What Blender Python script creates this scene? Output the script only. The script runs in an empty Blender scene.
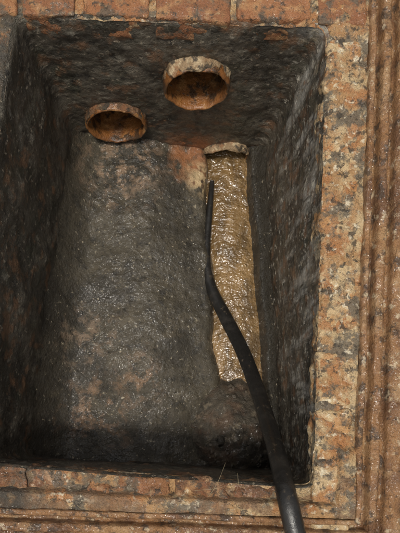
import bpy, bmesh, math, random
from mathutils import Vector, noise
random.seed(4)
sc = bpy.context.scene
def fbm(p, s, o=4):
    return noise.fractal(Vector(p)*s, 0.9, 2.1, o)
def lerp(a,b,t): return a+(b-a)*t
def sstep(a,b,x):
    t=max(0,min(1,(x-a)/(b-a))); return t*t*(3-2*t)

# ---------------------------------------------------------------- materials
class NT:
    def __init__(s,name):
        s.m=bpy.data.materials.new(name); s.m.use_nodes=True
        s.t=s.m.node_tree; s.b=s.t.nodes['Principled BSDF']
        s.tc=s.t.nodes.new('ShaderNodeTexCoord')
    def n(s,k,**kw):
        x=s.t.nodes.new(k)
        for a,v in kw.items(): setattr(x,a,v)
        return x
    def l(s,a,b): s.t.links.new(a,b)
    def co(s,st=(1,1,1),off=(0,0,0)):
        m=s.n('ShaderNodeMapping'); s.l(s.tc.outputs['Object'],m.inputs[0])
        m.inputs['Scale'].default_value=st; m.inputs['Location'].default_value=off
        return m.outputs[0]
    def noise(s,scale,detail=6,rough=.6,st=(1,1,1),off=(0,0,0),dist=0):
        x=s.n('ShaderNodeTexNoise'); s.l(s.co(st,off),x.inputs['Vector'])
        x.inputs['Scale'].default_value=scale; x.inputs['Detail'].default_value=detail
        x.inputs['Roughness'].default_value=rough; x.inputs['Distortion'].default_value=dist
        return x.outputs['Fac']
    def mr(s,v,a,b,c=0,d=1):
        x=s.n('ShaderNodeMapRange'); x.clamp=True
        s.l(v,x.inputs[0])
        for i,q in enumerate((a,b,c,d)): x.inputs[i+1].default_value=q
        return x.outputs[0]
    def math(s,op,a,b):
        x=s.n('ShaderNodeMath',operation=op)
        for i,q in enumerate((a,b)):
            if isinstance(q,(int,float)): x.inputs[i].default_value=q
            else: s.l(q,x.inputs[i])
        return x.outputs[0]
    def mix(s,f,a,b):
        x=s.n('ShaderNodeMix',data_type='RGBA')
        if isinstance(f,(int,float)): x.inputs[0].default_value=f
        else: s.l(f,x.inputs[0])
        for i,q in ((6,a),(7,b)):
            if isinstance(q,tuple): x.inputs[i].default_value=(*q,1)
            else: s.l(q,x.inputs[i])
        return x.outputs[2]
    def sphere(s,c,r0,r1,sc=(1,1,1)):
        v=s.n('ShaderNodeVectorMath',operation='DISTANCE')
        s.l(s.co(sc),v.inputs[0]); v.inputs[1].default_value=tuple(a*b for a,b in zip(c,sc))
        w=s.noise(22,3,.6)
        d=s.math('ADD',v.outputs['Value'],s.math('MULTIPLY',s.math('SUBTRACT',w,.5),r1*1.2))
        return s.mr(d,r0,r1,1,0)
    def axis(s,ax,a,b):
        x=s.n('ShaderNodeSeparateXYZ'); s.l(s.tc.outputs['Object'],x.inputs[0])
        w=s.noise(18,3,.6)
        return s.mr(s.math('ADD',x.outputs[ax],s.math('MULTIPLY',s.math('SUBTRACT',w,.5),abs(b-a)*1.0)),a,b,0,1)

def layered(name, base, layers, rough=(.35,.7), rs=30, bumps=((60,.6,.004),(350,.6,.0012)), spec=.5, tint=False, wet=None):
    k=NT(name); c=base
    if tint:
        a=k.n('ShaderNodeAttribute',attribute_name='tint')
        c=k.mix(a.outputs['Fac'],base,tint)
    for L in layers:
        col,scale,det,lo,hi,op=L[:6]; o=L[6] if len(L)>6 else {}
        f=k.mr(k.noise(scale,min(det,6),o.get('r',.62),o.get('st',(1,1,1)),o.get('off',(0,0,0)),o.get('dist',0)),lo,hi,0,op)
        for mk in o.get('mask',[]):
            f=k.math('MULTIPLY',f,k.sphere(*mk[1:]) if mk[0]=='s' else k.axis(*mk[1:]))
        c=k.mix(f,c,col)
    k.l(c,k.b.inputs['Base Color'])
    k.l(k.mr(k.noise(rs,4,.6,off=(3,1,2)),.35,.65,rough[0],rough[1]),k.b.inputs['Roughness'])
    k.b.inputs['Specular IOR Level'].default_value=spec
    prev=None
    for (s,r,d) in bumps:
        b=k.n('ShaderNodeBump'); b.inputs['Strength'].default_value=1
        b.inputs['Distance'].default_value=d
        k.l(k.noise(s,4,r,off=(s,0,0)),b.inputs['Height'])
        if prev: k.l(prev,b.inputs['Normal'])
        prev=b.outputs[0]
    k.l(prev,k.b.inputs['Normal'])
    if wet:   # film of water lying on the surface: (amount, ripple scale, ripple height)
        k.l(k.mr(k.noise(12,4,.6,off=(7,7,7)),.40,.58,wet[0]*.15,wet[0]),k.b.inputs['Coat Weight'])
        k.b.inputs['Coat Roughness'].default_value=.07; k.b.inputs['Coat IOR'].default_value=1.5
        b=k.n('ShaderNodeBump'); b.inputs['Distance'].default_value=wet[2]
        k.l(k.noise(wet[1],2,.5,off=(2,9,4)),b.inputs['Height']); k.l(b.outputs[0],k.b.inputs['Coat Normal'])
    return k.m

CREAM=(.52,.38,.21); MUD=(.045,.035,.024)
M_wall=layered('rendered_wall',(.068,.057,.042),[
    ((.125,.105,.078),7,6,.38,.56,.85,{'mask':[('a',1,.76,.81)],'off':(2,2,2)}),
    ((.022,.019,.013),6,6,.46,.60,.9),
    ((.15,.132,.10),11,8,.53,.70,.7,{'off':(4,2,0)}),
    ((.036,.038,.022),16,8,.52,.64,.6,{'off':(1,7,0)}),
    ((.012,.010,.008),42,6,.53,.61,.8,{'off':(6,7,0),'r':.7}),
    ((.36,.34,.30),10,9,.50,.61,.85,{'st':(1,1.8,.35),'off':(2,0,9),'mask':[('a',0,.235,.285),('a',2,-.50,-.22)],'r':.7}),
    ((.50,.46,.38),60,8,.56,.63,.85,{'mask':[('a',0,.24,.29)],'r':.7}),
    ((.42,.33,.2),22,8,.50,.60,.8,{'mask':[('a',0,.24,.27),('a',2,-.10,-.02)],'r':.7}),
    ((.36,.30,.22),75,7,.59,.65,.85,{'mask':[('a',2,-.50,-.05)]}),
    ((.30,.27,.21),26,7,.58,.68,.6,{'off':(4,8,1),'r':.72}),
    ((.28,.11,.045),30,6,.38,.54,.9,{'mask':[('s',(.070,.85,-.52),.03,.10)]}),
    ((.17,.085,.04),20,6,.54,.64,.75,{'off':(9,9,0)}),
    ],rough=(.3,.65),bumps=((35,.6,.005),(130,.65,.006),(480,.6,.0018)),wet=(.5,110,.007))
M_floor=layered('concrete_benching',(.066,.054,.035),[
    ((.032,.026,.017),6,7,.44,.58,.9),
    ((.105,.084,.053),12,8,.53,.66,.6,{'off':(4,2,0)}),
    ((.020,.017,.012),30,8,.53,.63,.8,{'off':(1,7,0),'r':.7}),
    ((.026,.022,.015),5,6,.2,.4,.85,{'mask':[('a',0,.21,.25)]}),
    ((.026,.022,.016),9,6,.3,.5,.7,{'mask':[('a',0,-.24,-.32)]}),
    ((.23,.140,.080),24,8,.49,.59,.9,{'mask':[('s',(-.21,.05,-.5),.04,.13)],'r':.7}),
    ((.23,.140,.080),24,8,.49,.59,.85,{'off':(2,2,0),'mask':[('s',(-.09,.15,-.5),.03,.10)],'r':.7}),
    ((.21,.145,.095),24,8,.50,.60,.8,{'off':(5,2,0),'mask':[('s',(-.24,.27,-.5),.03,.12)],'r':.7}),
    ((.26,.17,.105),26,8,.48,.58,.9,{'mask':[('s',(-.14,.77,-.5),.04,.15)],'r':.7}),
    ((.40,.34,.24),80,7,.61,.67,.8,{'off':(5,5,0),'r':.7}),
    ((.010,.008,.006),95,6,.59,.65,.85,{'off':(2,5,7),'r':.7}),
    ((.32,.13,.05),30,6,.36,.52,.9,{'mask':[('s',(.070,.81,-.54),.03,.085)]}),
    ((.55,.40,.22),45,6,.40,.5,.9,{'mask':[('s',(.096,.76,-.56),.02,.065)]}),
    ],rough=(.28,.6),bumps=((40,.6,.005),(140,.65,.005),(520,.6,.0016)),wet=(.6,120,.006))
k=NT('muddy_water')
c=k.mix(k.mr(k.noise(10,5,.6,(1,.35,1)),.42,.58),(.135,.080,.032),(.24,.148,.064))
c=k.mix(k.mr(k.noise(26,5,.65,(1,.5,1),(4,4,0)),.5,.62,0,.8),c,(.085,.054,.026))
c=k.mix(k.mr(k.noise(90,4,.65,(1,.6,1),(9,4,0)),.58,.66,0,.4),c,(.34,.26,.16))
k.l(c,k.b.inputs['Base Color']); k.b.inputs['Roughness'].default_value=.06
k.b.inputs['IOR'].default_value=1.65
b1=k.n('ShaderNodeBump'); b1.inputs['Distance'].default_value=.008
k.l(k.noise(48,2,.5,(1,1.3,1),dist=.4),b1.inputs['Height'])
b2=k.n('ShaderNodeBump'); b2.inputs['Distance'].default_value=.0025
k.l(k.noise(160,1,.5,(1,1.2,1)),b2.inputs['Height']); k.l(b1.outputs[0],b2.inputs['Normal'])
k.l(b2.outputs[0],k.b.inputs['Normal']); M_water=k.m
M_rim=layered('mortar_bed',(.40,.23,.10),[
    (CREAM,14,8,.46,.54,.9),
    ((.38,.16,.055),20,7,.5,.58,.8,{'off':(3,3,0)}),
    ((.14,.115,.08),15,8,.50,.56,.9,{'off':(8,1,0),'r':.7}),
    (MUD,45,8,.54,.60,.85,{'off':(1,7,0),'r':.7}),
    ((.72,.62,.45),60,7,.58,.66,.8,{'off':(5,5,0)}),
    ((.20,.11,.055),18,7,.48,.54,.75,{'mask':[('a',1,-.085,-.10)],'off':(2,8,0)}),
    ((.050,.043,.033),12,7,.3,.5,.92,{'mask':[('a',0,-.24,-.30)]}),
    ],rough=(.45,.85),bumps=((50,.65,.009),(180,.65,.008)),wet=(.3,120,.007))
def brickmat(name,base,tint,extra,wet=.35):
    return layered(name,base,[
    ((.25,.09,.035),18,7,.48,.62,.6),
    ((.46,.26,.115),30,7,.50,.62,.6,{'off':(6,2,0)})]+extra+[
    ((.12,.09,.06),20,8,.52,.59,.9,{'off':(8,1,0),'r':.7}),
    (MUD,65,8,.55,.62,.85,{'off':(1,7,0),'r':.7}),
    ],rough=(.45,.85),bumps=((60,.65,.007),(200,.65,.006)),tint=tint,wet=(wet,120,.007))
M_brick=brickmat('clay_brick',(.36,.155,.06),(.23,.095,.04),[(CREAM,26,8,.60,.66,.75,{'off':(3,3,0)})])
M_brickr=brickmat('worn_brick',(.46,.25,.095),(.38,.17,.06),[(CREAM,13,8,.45,.52,.9,{'off':(3,3,0)}),((.72,.63,.46),44,7,.56,.63,.85,{'off':(5,5,0)})])
M_brickn=brickmat('muddy_brick',(.24,.105,.04),(.12,.058,.028),[((.42,.26,.14),26,8,.54,.62,.75,{'off':(3,3,0)})],.5)
M_rust=layered('rusty_iron',(.30,.15,.06),[
    ((.14,.062,.025),12,8,.46,.58,.85),
    ((.43,.26,.125),22,8,.5,.62,.7,{'off':(3,3,0)}),
    ((.06,.036,.020),34,8,.53,.60,.85,{'off':(1,7,0),'r':.7}),
    ((.58,.46,.30),50,7,.59,.66,.75,{'off':(5,5,0)}),
    ],rough=(.3,.6),bumps=((80,.65,.007),(240,.65,.006)),wet=(.8,95,.009))
M_pipe=layered('salt_glazed_clay',(.22,.088,.026),[
    ((.10,.042,.016),12,6,.46,.58,.85),
    ((.38,.195,.07),26,6,.54,.64,.6,{'off':(3,3,0)}),
    ((.040,.025,.015),32,8,.52,.60,.9,{'off':(1,7,0)}),
    ],rough=(.15,.4),bumps=((60,.6,.004),(240,.6,.0015)),wet=(.9,45,.004))
M_crust=layered('mortar_collar',(.28,.19,.105),[
    ((.54,.42,.26),30,7,.50,.60,.85),
    ((.24,.11,.045),24,7,.50,.60,.8,{'off':(3,3,0)}),
    (MUD,45,8,.51,.58,.9,{'off':(1,7,0),'r':.7}),
    ],rough=(.4,.8),bumps=((80,.65,.006),(260,.65,.003)))
M_crustd=layered('dirty_collar',(.11,.06,.03),[
    ((.30,.20,.11),30,7,.54,.63,.8),
    ((.20,.085,.034),24,7,.50,.60,.8,{'off':(3,3,0)}),
    ((.035,.030,.022),40,8,.49,.58,.9,{'off':(1,7,0),'r':.7}),
    ],rough=(.4,.8),bumps=((80,.65,.006),(260,.65,.003)))
M_debris=layered('debris',(.085,.069,.049),[
    ((.036,.030,.022),22,8,.45,.58,.85),
    ((.20,.16,.11),36,8,.54,.63,.8,{'off':(3,3,0),'r':.7}),
    ((.11,.062,.036),18,6,.5,.62,.6,{'off':(7,3,0)}),
    ],rough=(.35,.7),bumps=((90,.7,.006),(320,.6,.004)),wet=(.4,80,.006))
M_hose=layered('black_rubber',(.013,.012,.011),[
    ((.038,.033,.028),20,7,.5,.7,.6),
    ((.12,.09,.06),60,8,.60,.7,.6,{'off':(3,3,0)}),
    ],rough=(.22,.45),bumps=((60,.5,.0012),(400,.5,.0004)))
M_ground=layered('soil',(.12,.085,.05),[
    ((.06,.045,.03),3,8,.45,.6,.8),
    ((.07,.085,.03),1.3,8,.5,.62,.8,{'off':(3,3,0)}),
    ],rough=(.6,.9),bumps=((12,.7,.03),(90,.7,.006)))
M_grass=layered('grass_blades',(.07,.11,.03),[((.16,.15,.06),9,4,.5,.6,.8)],rough=(.5,.7),bumps=((60,.5,.0005),))
M_straw=layered('dry_straw',(.36,.29,.17),[((.16,.12,.07),30,4,.5,.6,.8)],rough=(.5,.7),bumps=((60,.5,.0003),))

# ---------------------------------------------------------------- helpers
def mesh(name,vs,fs,mat,parent=None,smooth=True):
    me=bpy.data.meshes.new(name); me.from_pydata([tuple(v) for v in vs],[],fs); me.update()
    me.materials.append(mat)
    if smooth: me.polygons.foreach_set('use_smooth',[True]*len(me.polygons))
    o=bpy.data.objects.new(name,me); sc.collection.objects.link(o)
    if parent: o.parent=parent
    return o
def empty(name):
    o=bpy.data.objects.new(name,None); sc.collection.objects.link(o); return o

# ---------------------------------------------------------------- plan of the chamber (metres)
TOP=[(-.31,.835),(.316,.812),(.288,-.112),(-.44,-.060)]      # FL FR NR NL at rim
BOT=[(-.245,.856),(.262,.852),(.345,-.123),(-.345,-.087)]    # at z=-.72
FRM=[(-.50,.945),(.402,.915),(.366,-.176),(-.50,-.150)]      # inner edge of iron frame
DEPTH=.72
def loop(poly,n=150,sig=5):
    pts=[]
    for i in range(4):
        a=Vector(poly[i]); b=Vector(poly[(i+1)%4])
        for j in range(n): pts.append(a.lerp(b,j/n))
    if sig:
        w=[math.exp(-.5*(q/sig)**2) for q in range(-3*sig,3*sig+1)]; W=sum(w); m=len(pts)
        pts=[sum((pts[(i+q)%m]*w[q+3*sig] for q in range(-3*sig,3*sig+1)),Vector((0,0)))/W for i in range(m)]
    return pts
LT=loop(TOP,sig=3); LB=loop(BOT,sig=5); LF=loop(FRM,sig=0)
M=len(LT)

pipes=[ # x, z, r_out, front y
    (.063,-.200,.079,.800),
    (-.146,-.396,.084,.822),
    (.168,-.590,.074,.838)]

chamber=empty('inspection_chamber')
def wdisp(p):
    return fbm(p,6,3)*.008+fbm(p,22,4)*.0026+fbm(p,70,4)*.0018
vs=[];fs=[];R=150
cen=Vector((0,.38))
for r in range(R+1):
    s=r/R; z=-.006-s*DEPTH
    for i in range(M):
        p=LT[i].lerp(LB[i],s)
        t=(LT[(i+1)%M]-LT[i-1]).normalized(); nrm=Vector((-t.y,t.x))
        if nrm.dot(cen-p)<0: nrm=-nrm
        d=wdisp((p.x,p.y,z))*min(1,.3+s*12)
        e=max(0,1-s*DEPTH/.012); d-=.006*e*e
        p=p+nrm*d
        vs.append((p.x,p.y,z))
for r in range(R):
    for i in range(M):
        j=(i+1)%M
        q=[r*M+i,(r+1)*M+i,(r+1)*M+j,r*M+j]
        c=sum((Vector(vs[a]) for a in q),Vector())/4
        if c.y>.78 and any(math.hypot(c.x-P[0],c.z-P[1])<P[2]-.010 for P in pipes): continue
        fs.append(q)
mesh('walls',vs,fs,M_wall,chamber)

def xl(y): return lerp(.139,.103,(y-.13)/.72)+.005*math.sin(y*17)+.003*math.sin(y*41)+.010*sstep(.25,.10,y)+fbm((y,3,1),30,3)*.003
def xr(y): return lerp(.297,.238,(y-.13)/.72)+.003*math.sin(y*23+1)+fbm((y,7,1),30,3)*.003
def floor_h(x,y):
    a=xl(y);b=xr(y)
    hl=-.500-.055*sstep(-.08,a,x)-.020*sstep(.30,.0,y)
    left=lerp(-.364,-.262,(y+.08)/.93)
    q=max(0,1-(x-left)/.075); hl+=.060*q*q
    q=max(0,1-(.85-y)/.04); hl+=.006*q*q
    hr=-.545+.05*sstep(b,b+.05,x)
    if x<a: h=hl
    elif x>b: h=hr
    else:
        u=(x-(a+b)/2)/((b-a)/2)
        h=-.565-.10*math.sqrt(max(0,1-u*u))
    if x<a and x>a-.022: h-=.014*((x-a+.022)/.022)**2
    p=(x,y,0)
    return h+fbm(p,5,3)*.009+fbm(p,20,4)*.0035+fbm(p,65,4)*.0018
vs=[];fs=[];nx,ny=240,290
for j in range(ny+1):
    y=lerp(-.16,.868,j/ny)
    for i in range(nx+1):
        x=lerp(-.43,.40,i/nx); vs.append((x,y,floor_h(x,y)))
for j in range(ny):
    for i in range(nx):
        a=j*(nx+1)+i; fs.append((a,a+1,a+nx+2,a+nx+1))
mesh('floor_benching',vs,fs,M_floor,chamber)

# channel water
vs=[];fs=[];nx,ny=70,420
for j in range(ny+1):
    y=lerp(-.10,1.04,j/ny)
    for i in range(nx+1):
        x=lerp(xl(y)-.0,xr(y)+.0,i/nx)
        if y>.85: x=lerp(.168-.070,.168+.070,i/nx)
        u=2*i/nx-1
        z=-.594-.016*u*u+fbm((x,y*.5,1),12,3)*.005+fbm((x,y*1.2,2),38,2)*.0018
        vs.append((x,y,z))
for j in range(ny):
    for i in range(nx):
        a=j*(nx+1)+i; fs.append((a,a+1,a+nx+2,a+nx+1))
mesh('channel_water',vs,fs,M_water)

# ---------------------------------------------------------------- clay pipes
def pipe(px,pz,ro,yf,collar,mc):
    root=empty('clay_pipe'); ri=ro-.009; L=.42
    prof=[(ro,L),(ro,.02),(ro-.001,.006),(ro-.003,.001),(ro-.006,.0),(ri+.001,.003),(ri,.010)]
    prof+=[(ri,.012+q*.02) for q in range(1,20)]+[(ri,L),(0.0005,L)]
    S=96; vs=[];fs=[]
    for (r,dy) in prof:
        for i in range(S):
            a=2*math.pi*i/S
            p=Vector((px+r*math.cos(a),yf+dy,pz+r*math.sin(a)))
            d=fbm(p,25,3)*.003
            p.x+=math.cos(a)*d; p.z+=math.sin(a)*d; p.y+=fbm(p+Vector((3,0,0)),30,3)*.004
            vs.append(p)
    for k_ in range(len(prof)-1):
        for i in range(S):
            j=(i+1)%S; fs.append((k_*S+i,k_*S+j,(k_+1)*S+j,(k_+1)*S+i))
    mesh('barrel',vs,fs,M_pipe,root)
    vs=[];fs=[];K=18;S2=180
    for i in range(S2):
        a=2*math.pi*i/S2
        up=max(0,math.sin(a)); th,fw=collar(a,up)
        q0=Vector((math.cos(a),0,math.sin(a)))
        l1=fbm(q0*1.0+Vector((px*9,0,0)),1.6,3); th*=1+.45*l1; fw*=1+.25*l1
        for k_ in range(K):
            b=math.pi*k_/(K-1)
            rr=ro-.004+th*math.sin(b*.5)
            yy=.848-fw*math.cos(b*.5)
            p=Vector((px,0,pz))+q0*rr; p.y=yy
            n=fbm(p,40,4)*.0028+fbm(p,110,3)*.001
            p+=q0*n; p.y-=n
            vs.append(p)
    for i in range(S2):
        j=(i+1)%S2
        for k_ in range(K-1): fs.append((i*K+k_,i*K+k_+1,j*K+k_+1,j*K+k_))
    mesh('mortar_collar',vs,fs,mc,root)
pipe(*pipes[0],lambda a,up:(.005+.009*up,.034+.012*up),M_crust)
pipe(*pipes[1],lambda a,up:(.004+.004*up,.022+.003*up),M_crustd)
pipe(*pipes[2],lambda a,up:(.005+.006*up,.010+.018*up),M_crust)

# ---------------------------------------------------------------- masonry rim
rim=empty('brick_surround')
vs=[];fs=[];K=36
for i in range(M):
    for k_ in range(K+1):
        s=k_/K
        p=LT[i].lerp(Vector(LF[i]),s) if s>0 else LT[i]
        q=(p.x,p.y,0)
        side=sstep(.25,.29,p.x)
        z=-.007+side*.005+(fbm(q,12,3)*.004+fbm(q,45,4)*.003+fbm(q,130,3)*.0014)*(1+side*.9)
        if p.y<-.04:
            z+=.013*sstep(.5,.65,s)-.010*(1-sstep(.45,.6,s))
        z-=.006*(1-sstep(0,.08,s))
        vs.append((p.x,p.y,z))
for i in range(M):
    j=(i+1)%M
    for k_ in range(K): fs.append((i*(K+1)+k_,j*(K+1)+k_,j*(K+1)+k_+1,i*(K+1)+k_+1))
mesh('mortar_bed',vs,fs,M_rim,rim)
def newset(): return ([],[],[])
def brick(S_,cx,cy,cz,lx,ly,lz,ang,tint,rough=1):
    bvs,bfs,tints=S_
    base=len(bvs); bm=bmesh.new(); bmesh.ops.create_cube(bm,size=1)
    for v in bm.verts: v.co=Vector((v.co.x*lx,v.co.y*ly,v.co.z*lz))
    bmesh.ops.bevel(bm,geom=bm.edges[:],offset=.006,segments=3,affect='EDGES',profile=.6)
    for e_ in range(4):
        es=[e for e in bm.edges if e.calc_length()>.007]
        if es: bmesh.ops.subdivide_edges(bm,edges=es,cuts=1 if e_ else 3,use_grid_fill=True)
    ca,sa=math.cos(ang),math.sin(ang)
    for v in bm.verts:
        p=Vector((v.co.x*ca-v.co.y*sa+cx,v.co.x*sa+v.co.y*ca+cy,v.co.z+cz))
        d=(fbm(p,16,3)*.004+fbm(p,50,4)*.003)*rough
        dirn=Vector((v.co.x/lx,v.co.y/ly,v.co.z/lz)); m=max(abs(c) for c in dirn)
        g=Vector([c if abs(c)>m*.9 else 0 for c in dirn]).normalized()
        p+=Vector((g.x*ca-g.y*sa,g.x*sa+g.y*ca,g.z))*d
        bvs.append(p); tints.append(tint)
    bm.verts.index_update()
    for f in bm.faces: bfs.append([base+v.index for v in f.verts])
    bm.free()
def finish(S_,mat):
    bo=mesh('bricks',S_[0],S_[1],mat,rim)
    at=bo.data.attributes.new('tint','FLOAT','POINT'); at.data.foreach_set('value',S_[2])
S_=newset()
xs=[-.42,-.300,-.182,-.034,.128,.290,.40]
for a,b in zip(xs,xs[1:]):
    c=(a+b)/2; yy=lerp(.833,.812,(c+.3)/.616)+.052
    brick(S_,c,yy+random.uniform(-.003,.003),-.030+random.uniform(-.003,.002),b-a-.012,.098,.062,-.035+random.uniform(-.015,.015),random.uniform(.2,.9),1.2)
finish(S_,M_brick)
S_=newset(); y=.78
while y>-.14:
    l=random.choice([.205,.19,.10,.11])
    c=y-l/2; xx=lerp(.288,.316,(c+.112)/.92)+.037
    brick(S_,xx+random.uniform(-.004,.004),c,-.034+random.uniform(-.004,.001),.066,l,.062,-.03+random.uniform(-.03,.03),random.uniform(0,1),1.9)
    y-=l+.012
finish(S_,M_brickr)
S_=newset(); x=-.46
while x<.26:
    l=random.choice([.20,.17,.105,.13])
    c=x+l/2; yy=lerp(-.060,-.112,(c+.42)/.708)-.026
    if x+l<.31:
        brick(S_,c,yy+random.uniform(-.004,.004),-.044+random.uniform(-.006,.003),l,.046,.062,-.073+random.uniform(-.04,.04),random.uniform(0,1),2.8)
    x+=l+.008
finish(S_,M_brickn)

# ---------------------------------------------------------------- iron frame (swept section)
prof=[(0,-.03),(.0,.006),(.002,.011),(.010,.012),(.013,.006),(.015,-.012),(.022,-.013),(.025,.002),(.028,.009),(.040,.010),
      (.044,.006),(.046,-.009),(.054,-.010),(.058,.008),(.064,.013),(.085,.013),(.092,.006),(.095,-.008),(.115,-.010),(.12,-.03)]
pp=[]
for a,b in zip(prof,prof[1:]):
    for q in range(3): pp.append((lerp(a[0],b[0],q/3),lerp(a[1],b[1],q/3)))
pp.append(prof[-1])
FO=[(-.50-.12,.945+.12),(.402+.12,.915+.12),(.366+.12,-.176-.12),(-.50-.12,-.150-.12)]
n=360; li=loop(FRM,n,0); lo=loop(FO,n,0); vs=[];fs=[];Kp=len(pp)
for i in range(len(li)):
    for (u,z) in pp:
        p=li[i].lerp(lo[i],u/.12); q=(p.x,p.y,z)
        d=fbm(q,20,3)*.004+fbm(q,60,4)*.0035
        vs.append((p.x+fbm((p.x,p.y,5),9,3)*.0025+fbm((p.x,p.y,5),60,3)*.001,p.y+fbm((p.x,p.y,9),9,3)*.0025+fbm((p.x,p.y,8),60,3)*.001,z+d+.002))
for i in range(len(li)):
    j=(i+1)%len(li)
    for k_ in range(Kp-1): fs.append((i*Kp+k_,j*Kp+k_,j*Kp+k_+1,i*Kp+k_+1))
mesh('manhole_frame',vs,fs,M_rust)

# ---------------------------------------------------------------- ground with the opening left in it
vs=[];fs=[]; n=40; inner=loop([(-.605,1.05),(.507,1.02),(.471,-.281),(-.605,-.255)],n,0)
rings=[0,.02,.05,.1,.18,.3,.5,.8,1.3,2.2,4,8,16,32,64]
m=len(inner); cc=Vector((-.05,.38))
for r in rings:
    for p in inner:
        d=(p-cc); q=cc+d*(1+r/d.length)
        vs.append((q.x,q.y,-.012+fbm((q.x,q.y,0),2.5,4)*.02*min(1,r*3)+min(.02,r*.1)))
for a in range(len(rings)-1):
    for i in range(m):
        j=(i+1)%m; fs.append((a*m+i,(a+1)*m+i,(a+1)*m+j,a*m+j))
mesh('ground',vs,fs,M_ground)
vs=[];fs=[]
def blade(x,y,z,h,w,an,lean,seg=3):
    b=len(vs); dx,dy=math.cos(an),math.sin(an)
    for s in range(seg+1):
        t=s/seg; ww=w*(1-t)**.7; o=lean*h*t*t; hh=h*t*(1-.25*lean*t)
        vs.append((x-dy*ww+dx*o,y+dx*ww+dy*o,z+hh)); vs.append((x+dy*ww+dx*o,y-dx*ww+dy*o,z+hh))
    for s in range(seg): fs.append((b+2*s,b+2*s+1,b+2*s+3,b+2*s+2))
c=0
while c<9000:
    x=random.uniform(-2.2,2.2); y=random.uniform(-1.8,2.6)
    if -.66<x<.55 and -.33<y<1.1: continue
    if fbm((x,y,3),1.5,3)<-.05: continue
    blade(x,y,.0,random.uniform(.03,.09),.0018,random.uniform(0,6.28),random.uniform(.2,1)); c+=1
mesh('grass',vs,fs,M_grass)

# ---------------------------------------------------------------- debris heap at the channel's near end
vs=[];fs=[];nx,ny=150,150
def heap(x,y):
    dx=(x-.184)/.140; dy=(y-.005)/.150
    r=math.sqrt(dx*dx+dy*dy)*(1+.14*fbm((x,y,4),8,3))
    h=max(-1.2,1-r**2.4)
    p=(x,y,0)
    vor=noise.voronoi(Vector(p)*22)[0]; v2=noise.voronoi(Vector(p)*60+Vector((4,4,0)))[0]
    return -.585+.078*h+ .009*(.6-vor[0]*1.4)+.003*(.5-v2[0]) + fbm(p,26,4)*.006
for j in range(ny+1):
    for i in range(nx+1):
        x=lerp(.0,.36,i/nx); y=lerp(-.15,.19,j/ny); vs.append((x,y,heap(x,y)))
for j in range(ny):
    for i in range(nx):
        a=j*(nx+1)+i; fs.append((a,a+1,a+nx+2,a+nx+1))
deb=mesh('debris_heap',vs,fs,M_debris)
vs=[];fs=[]
for q in range(110):
    an=random.uniform(0,6.28); rr=random.random()**.5*1.1
    x=.18+.13*rr*math.cos(an); y=.01+.145*rr*math.sin(an)
    bm=bmesh.new(); bmesh.ops.create_icosphere(bm,subdivisions=2,radius=1)
    s=random.uniform(.002,.008)*random.uniform(.5,1.3); sx,sy,sz=s*random.uniform(.7,1.6),s*random.uniform(.7,1.6),s*.6
    b=len(vs); z=max(heap(x,y),-.60)+s*.0; bm.verts.index_update()
    for v in bm.verts:
        d=1+.6*noise.noise(v.co*1.6+Vector((q,0,0)))
        vs.append((x+v.co.x*sx*d,y+v.co.y*sy*d,z+v.co.z*sz*d))
    for f in bm.faces: fs.append([b+v.index for v in f.verts])
    bm.free()
mesh('stones',vs,fs,M_debris,deb)

# ---------------------------------------------------------------- hose
def at(px,py,d):
    f=.002*(1.1+d)/1.1
    return ((px-170)*f,(430-py)*f,-d)
keys=[(212,181,.584,.0065),(210,205,.577,.009),(207,240,.570,.011),(207,268,.563,.0135),(213,292,.55,.017),(226,318,.515,.0195),
      (243,352,.44,.0200),(258,392,.33,.0200),(270,430,.19,.0200),(279,462,.06,.0200),(287,497,-.030,.0200),(297,540,-.038,.0200),(312,600,-.034,.0200),(345,700,-.026,.0200)]
pts=[(Vector(at(a,b,c)),r) for a,b,c,r in keys]
def cr(p0,p1,p2,p3,t):
    return .5*((2*p1)+(-p0+p2)*t+(2*p0-5*p1+4*p2-p3)*t*t+(-p0+3*p1-3*p2+p3)*t**3)
path=[]
for i in range(len(pts)-1):
    g=[pts[max(0,i-1)],pts[i],pts[i+1],pts[min(len(pts)-1,i+2)]]
    for q in range(14):
        t=q/14; path.append((cr(*[a[0] for a in g],t),lerp(g[1][1],g[2][1],t)))
path.append(pts[-1])
vs=[];fs=[];S=28
for i,(p,r) in enumerate(path):
    t=(path[min(i+1,len(path)-1)][0]-path[max(i-1,0)][0]).normalized()
    side=t.cross(Vector((0,0,1))).normalized(); up=side.cross(t)
    for k_ in range(S):
        a=2*math.pi*k_/S; vs.append(p+side*math.cos(a)*r+up*math.sin(a)*r*.85)
for i in range(len(path)-1):
    for k_ in range(S):
        j=(k_+1)%S; fs.append((i*S+k_,i*S+j,(i+1)*S+j,(i+1)*S+k_))
fs.append(list(range(S))); fs.append([ (len(path)-1)*S+q for q in range(S)][::-1])
mesh('black_hose',vs,fs,M_hose)

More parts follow.
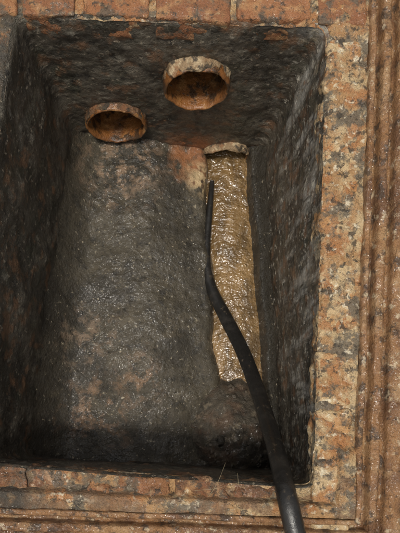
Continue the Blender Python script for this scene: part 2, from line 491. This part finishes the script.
# straws at the near edge
vs=[];fs=[]
def straw(a,b,w=.0004,sag=.01):
    a=Vector(a);b=Vector(b);t=(b-a).normalized();s=t.cross(Vector((0,0,1))).normalized()*w;u=Vector((0,0,w))
    base=len(vs);n=8
    for q in range(n+1):
        p=a.lerp(b,q/n)+Vector((0,0,sag))*math.sin(math.pi*q/n)+s*5*math.sin(q*.5)
        for o in (s,u,-s,-u): vs.append(p+o*(1-.6*q/n))
    for q in range(n):
        for k_ in range(4):
            j=(k_+1)%4; fs.append((base+q*4+k_,base+q*4+j,base+(q+1)*4+j,base+(q+1)*4+k_))
straw((.075,-.135,.004),(.112,-.065,.006)); straw((.13,-.125,.004),(.135,-.085,.01))
straw((.05,-.12,.004),(.14,-.105,.006))
for q in range(9):
    x=random.uniform(-.35,.28); y=-.115-.05*random.random(); an=random.uniform(0,6.28); l=random.uniform(.02,.05)
    straw((x,y,.010),(x+l*math.cos(an),y+l*math.sin(an)*.5,.012),.0004,.004)
mesh('dry_grass',vs,fs,M_straw)

# ---------------------------------------------------------------- light, world, camera
el,az=math.radians(77),math.radians(212)
w=bpy.data.worlds.new('World'); sc.world=w; w.use_nodes=True
sky=w.node_tree.nodes.new('ShaderNodeTexSky'); sky.sky_type='NISHITA'; sky.sun_disc=False
sky.sun_elevation=el; sky.sun_rotation=az; sky.dust_density=6
hs=w.node_tree.nodes.new('ShaderNodeHueSaturation'); hs.inputs['Saturation'].default_value=.12
bg=w.node_tree.nodes['Background']; bg.inputs[1].default_value=.11
w.node_tree.links.new(sky.outputs[0],hs.inputs['Color']); w.node_tree.links.new(hs.outputs[0],bg.inputs[0])
sd=bpy.data.lights.new('sun','SUN'); sd.energy=2.4; sd.angle=math.radians(8); sd.color=(1,.94,.83)
so=bpy.data.objects.new('sun',sd); sc.collection.objects.link(so)
dirv=Vector((math.sin(az)*math.cos(el),math.cos(az)*math.cos(el),math.sin(el)))
so.rotation_euler=dirv.to_track_quat('Z','Y').to_euler(); so.location=dirv*5
cd=bpy.data.cameras.new('camera'); co=bpy.data.objects.new('camera',cd); sc.collection.objects.link(co)
co.location=(0,0,1.1); cd.sensor_width=36; cd.lens=36*1.1/1.066; cd.shift_x=.0563; cd.shift_y=.307
cd.clip_start=.02; cd.clip_end=300; sc.camera=co
sc.view_settings.view_transform='Standard'; sc.view_settings.look='None'; sc.view_settings.exposure=0
